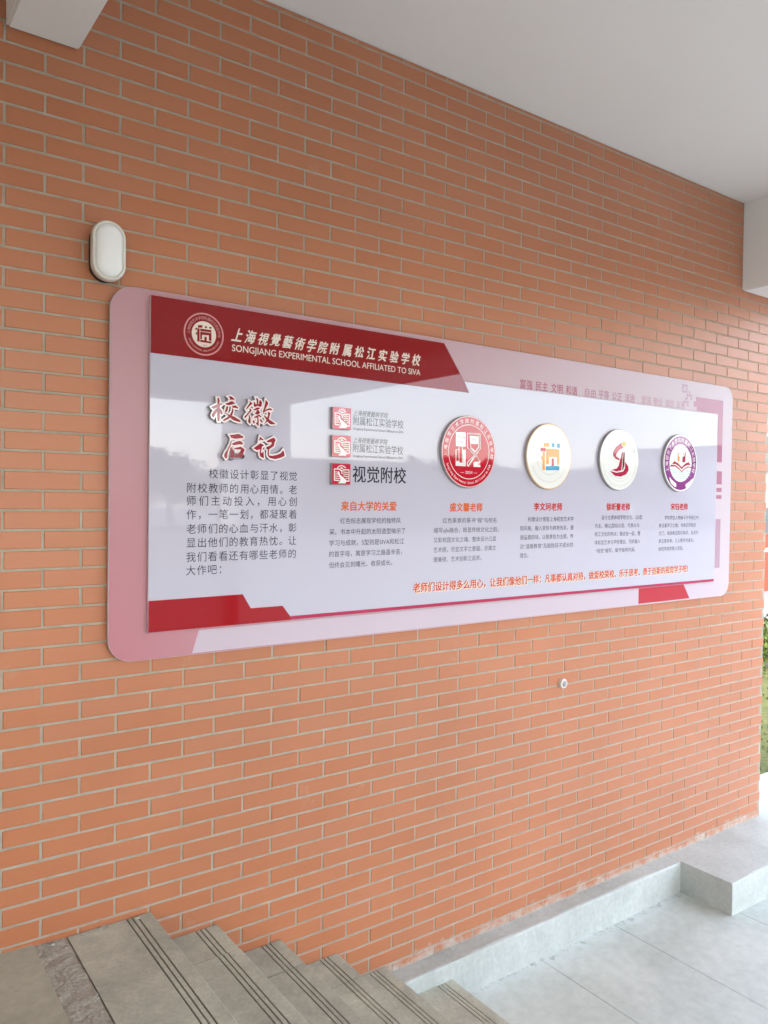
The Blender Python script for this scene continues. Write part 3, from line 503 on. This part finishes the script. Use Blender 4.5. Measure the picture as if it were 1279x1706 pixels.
b.build('corner_pattern', [M['deco'], M['deco_soft']], back)
words = ['富强', '民主', '文明', '和谐', '自由', '平等', '公正', '法治', '爱国', '敬业', '诚信', '友善']
b = MB()
wx = [2.844, 2.957, 3.070, 3.183, 3.334, 3.447, 3.560, 3.673, 3.823, 3.936, 4.049, 4.160]
for i, w in enumerate(words): write(b, w, wx[i], 0.575 + 0.003*(i/11), 0.050, YB-e, 0.088, 0.012, i // 4)
b.build('value_lettering', [M['value0'], M['value1'], M['value2']], back)

PX0, PX1 = 0.964, 4.575
panel = [(PX0, -0.503), (PX1, -0.503), (PX1, 0.547), (2.462, 0.547), (2.334, 0.712), (PX0, 0.712)]
b = MB(); b.prism(panel, YF, -0.0345, 0, 0.0008, 1)
for x in (1.3, 2.2, 3.2, 4.2):
    for z in (-0.4, 0.4): b.box(x, -0.0344, z, x+0.04, YB-0.0002, z+0.04, 1)
front = b.build('front_panel', [M['white'], M['edge']], board_root)
b = MB(); b.sheet([(PX0+0.001, 0.505), (2.492, 0.497), (2.461, 0.5465), (2.3335, 0.7112), (PX0+0.001, 0.7112)], YF-e)
header = b.build('header_band', M['red'], front)
b = MB(); b.sheet([(PX0+0.001, -0.387), (1.336, -0.385), (1.371, -0.442), (1.511, -0.442), (1.549, -0.490), (1.549, -0.5022), (PX0+0.001, -0.5022)], YF-e)
b.sheet([(1.5485, -0.4865), (PX1-0.001, -0.4865), (PX1-0.001, -0.5015), (1.5485, -0.5015)], YF-0.8*e, 1)
b.build('footer_band', [M['footer_red'], M['crimson_line']], front)
b = MB(); rn = random.Random(8)
for i, ch in enumerate('上海視覺藝術学院'): write(b, ch, 1.303 + 0.0545*i, 0.612 + rn.uniform(-.002, .002), 0.044, YF-2*e, None, 0.026, align='C', shear=0.30, tall=1.22*rn.uniform(.92, 1.08), nib=True)
for i, ch in enumerate('附属松江实验学校'): write(b, ch, 1.742 + 0.0614*i, 0.614 + rn.uniform(-.0015, .0015), 0.046, YF-2*e, None, 0.030, align='C', shear=0.20, tall=1.15*rn.uniform(.94, 1.06), nib=True)
b.build('school_name_lettering', M['cream'], front)
b = MB(); write(b, 'SONGJIANG EXPERIMENTAL SCHOOL AFFILIATED TO SIVA', 1.280, 0.562, 0.0365, YF-2*e, 0.916, 0.004); b.build('english_name_lettering', M['cream'], front)
hx, hz = ART['hc'][0] + 0.0, ART['hc'][1]
b = MB(); b.ring(hx, hz, 0.0735, 0.079, YF-2*e, 1); b.sheet(circle(hx, hz, 0.048), YF-2*e, 0)
for p in ART['he']['red']: b.sheet([(x+hx, z+hz) for x, z in p], YF-2*e-0.0002, 2)
for p in ART['he']['white']: b.sheet([(x+hx, z+hz) for x, z in p], YF-2*e-0.0004, 0)
write_arc(b, '上海视觉艺术学院附属松江实验学校', hx, hz, 0.0605, 0.0135, YF-2*e, R(185), R(-5), 1, weight=0.02)
write_arc(b, 'SONGJIANG EXPERIMENTAL SCHOOL AFFILIATED TO SIVA', hx, hz, 0.0610, 0.0088, YF-2*e, R(200), R(340), 3, True)
write(b, '· 2024 ·', hx+0.004, hz-0.041, 0.009, YF-2*e-0.0005, mi=2, align='C')
b.build('header_emblem', [M['cream'], M['emblem_pink'], M['red'], M['emblem_pink']], front)

def para(lines, x0, z0, pitch, dz, size, mat, indent=2, weight=0.0, x_last=None, tilt=0.0):
    b = MB()
    for i, ln in enumerate(lines):
        wid = pitch * len(ln) - (pitch - size*0.95)
        x = x0 + (indent*pitch if i == 0 else 0)
        w_ = sum(0.56 if ord(c) < 128 else 1.0 for c in ln)
        # punctuation at the end of a line keeps its cell
        core = ln
        wid = pitch * (w_ - 1) + size*0.92
        if ln[-1] in '，。、：': wid -= size*0.62
        if ln[0] in '“': wid -= size*0.4; x += size*0.4
        write(b, core, x, z0 - dz*i, size, YF-e, wid, weight)
    return b.build('paragraph', mat, front)
# the introduction: spaced letters
b = MB()
intro = ['校徽设计彰显了视觉', '附校教师的用心用情。老', '师们主动投入，用心创', '作，一笔一划，都凝聚着', '老师们的心血与汗水，彰', '显出他们的教育热忱。让', '我们看看还有哪些老师的', '大作吧：']
zz = [0.078, 0.0235, -0.0245, -0.0755, -0.1295, -0.181, -0.2345, -0.284]
for i, ln in enumerate(intro):
    p = 0.0428 if i else 0.0432
    n = len(ln); x0 = 1.105 + (0.086 if i == 0 else 0); span = 1.571 - x0 - 0.038
    if i == 7: span = 0.0428*3
    for j, ch in enumerate(ln):
        write(b, ch, x0 + 0.019 + span*j/(n-1) - (0.010 if ch in '，。：' else 0), zz[i], 0.040, YF-e, None, 0.0, align='C')
b.build('paragraph', M['ink'], front)
def head(t, xc, z, w, mat, size=0.042):
    b = MB(); write(b, t, xc - w/2, z, size, YF-e, w, 0.026); return b.build('name_heading', mat, front)
head('来自大学的关爱', 1.928, -0.041, 0.289, M['orange_ink'], 0.043)
head('盛文馨老师', 2.486, -0.044, 0.204, M['orange_ink']); head('李文珂老师', 3.048, -0.039, 0.211, M['red_ink']); head('徐昕蕾老师', 3.616, -0.037, 0.205, M['red_ink']); head('宋钰老师', 4.190, -0.034, 0.171, M['red_ink'])
para(['红色标志展现学校的独特风', '采。书本中升起的太阳造型喻示了', '学习与成就，S型则是SIVA和松江', '的首字母，寓意学习之路虽辛苦，', '但终会见到曙光、收获成长。'], 1.727, -0.1035, 0.0266, 0.0463, 0.0268, M['ink'])
para(['红色篆章的篆书“视”与校名', '缩写sjfx融合，既显传统文化之韵，', '又彰校园文化之魂。整体设计凸显', '艺术感，尽显文字之意蕴，亦寓文', '理兼修、艺术创新之追求。'], 2.289, -0.1055, 0.0264, 0.0450, 0.0264, M['ink_soft'])
para(['校徽设计借鉴上海视觉艺术学', '院风格，融入变体与鲜艳色彩，遵', '循童趣韵味，以橙黄色为主题，传', '达“温暖教育”及鼓励孩子成长的', '理念。'], 2.848, -0.1025, 0.0266, 0.0455, 0.0264, M['ink_soft'])
para(['设计主要体现学校文化、以S型', '为主，辅以J型似火炬、代表火与', '松江文化的特点；融合在一起，整', '体彰显艺术与学校理念。巧妙融入', '“视觉”缩写，赋予独特内涵。'], 3.418, -0.0955, 0.0268, 0.0457, 0.0264, M['ink_soft'])
para(['学校师生人物奋斗于书海之中，', '象征着学习之路；书本打开知识', '之门，海浪象征知识海洋，五点代', '表五育并举，三人携手共成长，', '体现学校的育人宗旨。'], 3.992, -0.0990, 0.0268, 0.0460, 0.0264, M['ink_soft'], indent=2)
b = MB(); sl = '老师们设计得多么用心，让我们像他们一样：凡事都认真对待，做爱校荣校、乐于思考、勇于创新的视觉学子吧！'
write(b, sl, 2.1775, -0.4125, 0.047, YF-e*0.8, 2.118, 0.040, 1); write(b, sl, 2.174, -0.4095, 0.046, YF-e*1.4, 2.118, 0.020, 0)
b.build('slogan_lettering', [M['red_ink'], M['cream_glow']], front)

# raised title characters: whitish outlined body with a red face
for polys, nm in zip(ART['title'], ('first', 'second', 'third', 'fourth')):
    b = MB()
    for i, p in enumerate(polys): b.prism(offset(p, 0.0066), -0.0625 - i*0.00007, YF, 0, 0.0006, 1)
    t = b.build('title_character', [M['pink_white'], M['acrylic_edge']], board_root)
    b = MB()
    for i, p in enumerate(polys): b.prism(p, -0.0645 - i*0.00007, -0.0626 - i*0.00007)
    b.build('red_face', M['red_acrylic'], t)

# three raised square logo tiles, each beside its own lettering
def tile(xc, zc, h, variant):
    b = MB(); hw = 0.0462
    b.prism([(xc-hw, zc-h), (xc+hw, zc-h), (xc+hw, zc+h), (xc-hw, zc+h)], YD, YF, 0, 0.001, 1)
    t = b.build('logo_tile', [M['tile_crimson'], M['acrylic_edge']], board_root)
    T = ART['tile']; sz = h/0.0443; f = lambda p: [(x+xc, z*sz+zc) for x, z in p]; b = MB(); y = YD - 0.0005
    for p in T['hand']: b.sheet(f(p), y-0.0006)
    for p in T['book']: b.stroke(f(p), 0.0042, y)
    for p in T['lines']:
        q = f(p)
        if variant == 0: q = [q[0], ((q[0][0]+q[1][0])/2, (q[0][1]+q[1][1])/2 + 0.0035), q[1]]
        b.stroke(q, 0.0032, y - 0.0003)
    for p in T['sunc']: b.sheet(f(p) + [((f(p)[0][0]+f(p)[2][0])/2, f(p)[0][1]-0.001)], y)
    if variant == 0:
        for k in range(6):
            a = R(18 + 29*k); c = f(T['sunc'][0])[1]; cx, cz = c[0], c[1]-0.005
            b.stroke([(cx+0.010*math.cos(a), cz+0.010*math.sin(a)), (cx+0.019*math.cos(a), cz+0.017*math.sin(a))], 0.0036, y - 0.0003)
    else:
        for p in T['sun']: b.stroke(f(p), 0.0038, y)
    b.build('book_symbol', M['art_white'], t)
    b = MB()
    x0 = xc + hw + 0.022
    if variant < 2:
        write(b, '上海視覺藝術学院', x0, zc+0.030, 0.026, YF-e, 0.180, 0.004, shear=0.25); write(b, '附属松江实验学校', x0, zc-0.0035, 0.036, YF-e, 0.266, 0.002, tall=1.12)
        write(b, 'Songjiang Experimental School Affiliated to SIVA', x0, zc-0.036, 0.015, YF-e, 0.266, 0.004)
    else: write(b, '视觉附校', x0, zc+0.001, 0.070, YF-e, 0.284, 0.010, tall=1.08)
    b.build('tile_lettering', M['ink_soft'] if variant < 2 else M['ink'], t)
tile(1.7712, 0.3248, 0.0452, 0); tile(1.7712, 0.2095, 0.0446, 1); tile(1.7716, 0.0932, 0.0443, 2)

# four raised round emblems
def disc(cx, cz, r, face, side):
    b = MB(); b.prism(circle(cx, cz, r), YD, YF, 0, 0.0022, 1)
    o = b.build('emblem_disc', [face, side], board_root)
    return o
def art(parent, name, groups, cx, cz, y0=None, mats=None):
    b = MB(); y = (YD - 0.0004) if y0 is None else y0
    for i, ps in enumerate(groups):
        for j, p in enumerate(ps): b.sheet([(x+cx, z+cz) for x, z in p], y - 0.00025*i, i)
    return b.build(name, mats, parent)
NAME = '上海视觉艺术学院附属松江实验学校'; ENG = 'SongJiang Experimental School Affiliated to SIVA'
y = YD - 0.0004
cx, cz = 2.4830, 0.2175; d = disc(cx, cz, 0.1705, M['disc_red'], M['acrylic_edge'])
b = MB(); b.ring(cx, cz, 0.1640, 0.1668, y); b.ring(cx, cz, 0.1255, 0.1285, y)
for i, p in enumerate(ART['d1']['fill']): b.sheet([(x+cx, z+cz) for x, z in p], y)
for i, p in enumerate(ART['d1']['stroke']): b.stroke([(x+cx, z+cz) for x, z in p], 0.0062, y - 0.0004 - 0.0006*i, 0)
for i, p in enumerate(ART['d1']['stroke'][:2]): b.stroke([(x+cx, z+cz) for x, z in p], 0.0018, y - 0.0040 - 0.0005*i, 1)
for i, p in enumerate(ART['d1']['cut']): b.sheet([(x+cx, z+cz) for x, z in p], y - 0.0003, 1)
b.build('seal_symbol', [M['art_white'], M['disc_red']], d)
b = MB(); write_arc(b, NAME, cx, cz, 0.1455, 0.0235, y, R(193), R(-13), weight=0.01); write_arc(b, ENG, cx, cz, 0.1450, 0.0165, y, R(203), R(337), inward=True, weight=0.004)
write(b, '— 2024 —', cx, cz-0.096, 0.018, y, 0.105, align='C'); b.build('ring_lettering', M['art_white'], d)

cx, cz = 3.0330, 0.2188; d = disc(cx, cz, 0.1690, M['disc_white'], M['gold_edge'])
b = MB(); b.ring(cx, cz, 0.1630, 0.1665, y, 1); b.ring(cx, cz, 0.0925, 0.0945, y, 0)
b.build('ring', [M['ring_grey'], M['gold']], d)
a2 = ART['d2']; art(d, 'school_symbol', [a2['tan'], a2['blue'], a2['crim']], cx, cz, mats=[M['tan'], M['blue'], M['crim']])
b = MB(); write_arc(b, '上海视觉艺术学院附属松江实验学校', cx, cz, 0.128, 0.026, y, R(190), R(-10)); write_arc(b, ENG, cx, cz, 0.130, 0.0155, y, R(203), R(337), inward=True); b.build('ring_lettering', M['faint'], d)

cx, cz = 3.5977, 0.2240; d = disc(cx, cz, 0.1700, M['disc_white'], M['acrylic_edge'])
b = MB(); b.ring(cx, cz, 0.1655, 0.1680, y, 0)
for rr_, a0, a1 in ((0.118, 215, 325), (0.103, 225, 315), (0.143, 190, 350), (0.103, 70, 112)): b.ring(cx, cz, rr_, rr_+0.0016, y, 0, 40, R(a0), R(a1))
b.build('ring', M['ring_grey'], d)
a3 = ART['d3']; art(d, 'torch_symbol', [a3['crim'], a3['gold'], a3['dark']], cx, cz, mats=[M['crim'], M['gold'], M['darkcrim']])
b = MB(); write_arc(b, NAME, cx, cz, 0.133, 0.021, y, R(185), R(-8)); write_arc(b, ENG, cx, cz, 0.152, 0.0105, y, R(205), R(335), inward=True); b.build('ring_lettering', M['ring_grey'], d)

cx, cz = 4.1690, 0.2269; d = disc(cx, cz, 0.1705, M['disc_white'], M['acrylic_edge'])
b = MB(); b.ring(cx, cz, 0.1120, 0.1600, y, 0)
b.build('ring', M['purple'], d)
a4 = ART['d4']; o = art(d, 'book_symbol', [a4['crim'], a4['tan'], a4['dots'], a4['pale']], cx, cz, y0=y-0.0003, mats=[M['crim'], M['tan'], M['ring_grey'], M['pink_white']])
b = MB()
for i, p in enumerate(a4['teal']): b.stroke([(x+cx, z+cz) for x, z in p], 0.0028, y - 0.0006*i)
b.build('water_lines', M['teal'], d)
b = MB(); write_arc(b, NAME, cx, cz, 0.1365, 0.031, y-0.0004, R(205), R(-25), weight=0.02); b.build('ring_lettering', M['pink_white'], d)

# ================================================================== small fittings on the wall
lamp = thing('bulkhead_lamp', 'white oblong lamp with rounded ends on the bricks above the board at left', 'wall lamp')
def stadium(cx, cz, w, h, n=20):
    r = w/2; out = []
    for s, a0 in ((1, 0), (-1, 180)):
        for i in range(n+1):
            a = R(a0 + 180*i/n); out.append((cx + r*math.cos(a), cz + s*(h/2 - r) + r*math.sin(a)))
    return out
LX, LZ = 0.812, 0.834
def lathe_stadium(prof, cx, cz, w, h, n=20):
    """prof: list of (inset, y)"""
    b = MB(); st = [stadium(cx, cz, w - 2*i, h - 2*i, n) for i, yy in prof]; m = len(st[0])
    vs = [(x, prof[k][1], z) for k in range(len(prof)) for x, z in st[k]]; fs = []
    for k in range(len(prof)-1):
        for i in range(m): fs.append((k*m+i, k*m+(i+1) % m, (k+1)*m+(i+1) % m, (k+1)*m+i))
    fs.append(tuple((len(prof)-1)*m + i for i in range(m)))
    return b.add(vs, fs)
LW, LH = 0.112, 0.203
b = lathe_stadium([(0.004, 0.0), (0.004, -0.030), (0.001, -0.034)], LX, LZ, LW, LH); b.build('back_box', M['lamp_black'], lamp)  # near-black box behind the bezel
b = lathe_stadium([(0.001, -0.0342), (-0.001, -0.040), (-0.001, -0.062), (0.001, -0.067), (0.005, -0.069), (0.009, -0.067), (0.0105, -0.062)], LX, LZ, LW, LH); b.build('bezel', M['lamp_white'], lamp, smooth=True)
b = lathe_stadium([(0.0108, -0.060), (0.0112, -0.066), (0.0155, -0.072), (0.022, -0.0765), (0.030, -0.0795), (0.040, -0.0815), (0.050, -0.0825)], LX, LZ, LW, LH); b.build('diffuser', M['diffuser'], lamp, smooth=True)

sen = thing('wall_sensor', 'small round white plastic fitting on the bricks below the board', 'wall fitting')
SX, SZ = 3.222, -0.981
def turned(prof, cx, cz, n=40):
    b = MB(); vs = []; fs = []
    for r, yy in prof: vs += [(cx + r*math.cos(2*math.pi*i/n), yy, cz + r*math.sin(2*math.pi*i/n)) for i in range(n)]
    for k in range(len(prof)-1):
        for i in range(n): fs.append((k*n+i, k*n+(i+1) % n, (k+1)*n+(i+1) % n, (k+1)*n+i))
    fs.append(tuple((len(prof)-1)*n+i for i in range(n)))
    return b.add(vs, fs)
turned([(0.0255, 0.0), (0.0255, -0.018), (0.0235, -0.023), (0.0185, -0.0245), (0.0165, -0.0235)], SX, SZ).build('housing', M['lamp_white'], sen)
turned([(0.0160, -0.0225), (0.0150, -0.0255), (0.011, -0.0275), (0.006, -0.0285)], SX, SZ).build('lens', M['acrylic_edge'], sen, smooth=True)

# ================================================================== THE OPEN SIDE OPPOSITE (seen mirrored in the board)
b = MB(); b.box(4.97, -8.4, FL, 5.80, -7.75, 1.374); tag(b.build('concrete_column', M['beam']), 'square plastered column at the open corner facing the brick wall', 'column')
b = MB(); b.box(XW0, -8.25, FL, 4.969, -8.05, -0.50); b.box(XW0, -8.29, -0.499, 4.969, -8.01, -0.45, 1)
tag(b.build('parapet_wall', [M['beam'], M['plinth']]), 'low plastered parapet with a cement coping on the side facing the brick wall', 'parapet')
b = MB(); b.box(XW0-0.24, -8.4, FL, XW0-0.002, 0.24, CEIL+0.3); tag(b.build('end_wall', M['beam']), 'plain plastered wall closing the left end of the stair hall', 'wall')

# ================================================================== OUTSIDE
def leaf_mat(name, a, bcol):
    k = N(name, 0.6, 0.3); g = k.n('ShaderNodeNewGeometry'); k.col(k.ramp(g.outputs['Random Per Island'], [(0, a), (1, bcol)])); return k.m
M['hedge'] = leaf_mat('hedge_leaves', (0.04, 0.062, 0.010), (0.12, 0.16, 0.022)); M['tree'] = leaf_mat('tree_leaves', (0.04, 0.07, 0.02), (0.10, 0.14, 0.05)); M['bark'] = plain('bark', (0.12, 0.09, 0.07), 0.9, 0.2, mottled=0.2)
kk = N('lawn_grass', 0.9, 0.2); kk.col(kk.ramp(kk.noise(14, 6, 0.7, kk.pos()), [(0.3, (0.075, 0.085, 0.026)), (0.55, (0.125, 0.13, 0.045)), (0.8, (0.19, 0.17, 0.075))])); M['lawn'] = kk.m
def leaves(b, n, fn, s, rn):
    for _ in range(n):
        c = Vector(fn(rn)); u = Vector((rn.gauss(0, 1), rn.gauss(0, 1), rn.gauss(0, 1))).normalized(); w = u.orthogonal().normalized(); q = u.cross(w)
        k = s*rn.uniform(0.6, 1.4)
        b.add([tuple(c - w*k), tuple(c + q*k*0.45), tuple(c + w*k), tuple(c - q*k*0.45)], [(0, 1, 2, 3)])
b = MB(); b.add([(5.27, 0.43, FL+0.004), (60, 0.43, FL+0.004), (60, 3.0, FL+0.004), (5.27, 3.0, FL+0.004)], [(0, 1, 2, 3)])
tag(b.build('lawn', M['lawn']), kind='structure')
b = MB(); rn = random.Random(2); leaves(b, 9000, lambda r: (r.uniform(5.4, 40), r.uniform(0.46, 3.0), FL + r.uniform(0.0, 0.05)), 0.03, rn)
tag(b.build('grass', M['lawn']), kind='stuff')
b = MB(); rn = random.Random(4)
leaves(b, 9000, lambda r: (r.uniform(8.5, 13.5), 3.3 + r.gauss(0, 0.22), FL + 0.04 + min(0.52, abs(r.gauss(0.24, 0.14)))), 0.045, rn)
b.build('clipped_hedge', M['hedge']); tag(bpy.data.objects['clipped_hedge'], 'bright green clipped hedge behind the lawn, beyond the right end of the wall', 'hedge')
M['grey'] = plain('grey_paving', (0.20, 0.20, 0.20), 0.9, 0.2, mottled=0.25); M['ext_white'] = plain('white_render', (0.60, 0.61, 0.61), 0.8, 0.2); M['ext_grey'] = plain('grey_render', (0.30, 0.30, 0.31), 0.8, 0.2); M['hoard'] = plain('orange_red_paint', (0.26, 0.045, 0.022), 0.6, 0.3, mottled=0.1); M['glass'] = plain('window_glass', (0.07, 0.09, 0.10), 0.06, 0.5)
b = MB(); b.add([(5.6, 4.0, FL+0.004), (70, 4.0, FL+0.004), (70, 8.0, FL+0.004), (5.6, 8.0, FL+0.004)], [(0, 1, 2, 3)])
for yy in (5.0, 5.9, 6.8): b.add([(6, yy, FL+0.009), (60, yy, FL+0.009), (60, yy+0.12, FL+0.009), (6, yy+0.12, FL+0.009)], [(0, 1, 2, 3)], 1)
tag(b.build('path', [M['grey'], M['ext_white']]), kind='structure')
hb = thing('painted_hoarding', 'low orange red hoarding with a white stripe standing in front of the white building', 'hoarding')
b = MB(); b.box(14, 8.0, FL, 30, 8.08, -0.82); b.build('panel', M['hoard'], hb)
b = MB(); b.sheet([(17, -1.45), (17.6, -1.45), (18.2, -1.2), (24, -1.2), (24, -1.3), (18.4, -1.3), (17.8, -1.55), (17, -1.55)], 7.995); b.build('stripe', M['ext_white'], hb)
def block(x0, y0, x1, y1, z1, label, floors, nwin, name='school_building'):
    root = thing(name, label, 'building')
    b = MB(); b.box(x0, y0, FL, x1, y1, z1); b.build('wall', M['ext_white'] if y0 > 0 else M['ext_grey'], root)
    b = MB(); b.box(x0-0.3, y0-0.3, z1+0.002, x1+0.3, y1+0.3, z1+0.5); b.build('roof', M['grey'], root)
    fh = (z1 - FL)/floors
    for f in range(floors):
        for i in range(nwin):
            w = (x1-x0)/nwin; xa = x0 + w*(i+0.2); xb = x0 + w*(i+0.8); za = FL + fh*f + 0.9; zb_ = za + fh*0.5
            for yy, s in ((y0, -1), (y1, 1)):
                if (s < 0) != (y0 > 0): continue
                fr = MB(); fr.box(xa-0.06, yy + s*0.005, za-0.06, xb+0.06, yy + s*0.05, zb_+0.06); fo = fr.build('window', M['grey'], root)
                g = MB(); g.box(xa, yy + s*0.051, za, xb, yy + s*0.056, zb_); g.build('pane', M['glass'], fo)
    return root
block(19, 12, 48, 20, 5.2, 'white building with a grey roof edge glimpsed past the right end of the wall', 3, 8)
block(30, -62, 70, -50, 2.4, 'long grey teaching block across the court, mirrored in the board', 3, 10)
block(66, -46, 110, -36, 4.6, 'taller grey teaching block at the right of the court, mirrored in the board', 4, 8)
rn = random.Random(77); tp = [(9 + 2.9*i + rn.uniform(-.8, .8), -45 + rn.uniform(-3, 3), rn.uniform(4.6, 6.0) + (0.8 if i > 12 else 0)) for i in range(25)]
proto = None
def make_tree():
    t = thing('shade_tree', '', 'tree', 'trees across the court')
    rn = random.Random(9); b = MB(); n = 8
    vs = []; fs = []
    for k in range(6):
        u = k/5; r = 0.16*(1-0.6*u)
        vs += [(r*math.cos(2*math.pi*i/n) + 0.1*math.sin(u*3), r*math.sin(2*math.pi*i/n), FL + u*3.2) for i in range(n)]
    for k in range(5):
        for i in range(n): fs.append((k*n+i, k*n+(i+1) % n, (k+1)*n+(i+1) % n, (k+1)*n+i))
    b.add(vs, fs); b.build('trunk', M['bark'], t, smooth=True)
    cl = [(rn.gauss(0, 1.1), rn.gauss(0, 1.1), FL + rn.uniform(2.0, 4.7), rn.uniform(0.5, 1.0)) for _ in range(22)]
    def f(r):
        c = r.choice(cl); v = Vector((r.gauss(0, 1), r.gauss(0, 1), r.gauss(0, 0.8)))*0.5*c[3]; return (c[0]+v.x, c[1]+v.y, c[2]+v.z)
    b = MB(); leaves(b, 3200, f, 0.14, rn); b.build('crown', M['tree'], t); return t
def dup(root):
    r = root.copy(); COL.objects.link(r)
    for ch in list(root.children):
        c = ch.copy(); COL.objects.link(c); c.parent = r
    return r
rn = random.Random(31)
for i, (x, yy, h) in enumerate(tp):
    if proto is None: proto = make_tree(); t = proto
    else: t = dup(proto)
    t['label'] = 'leafy round tree across the court, one of the row mirrored in the board'
    s = h/5.4; t.scale = (s*1.15, s*1.15, s); t.location = (x, yy, 0); t.rotation_euler = (0, 0, rn.uniform(0, 6.28))
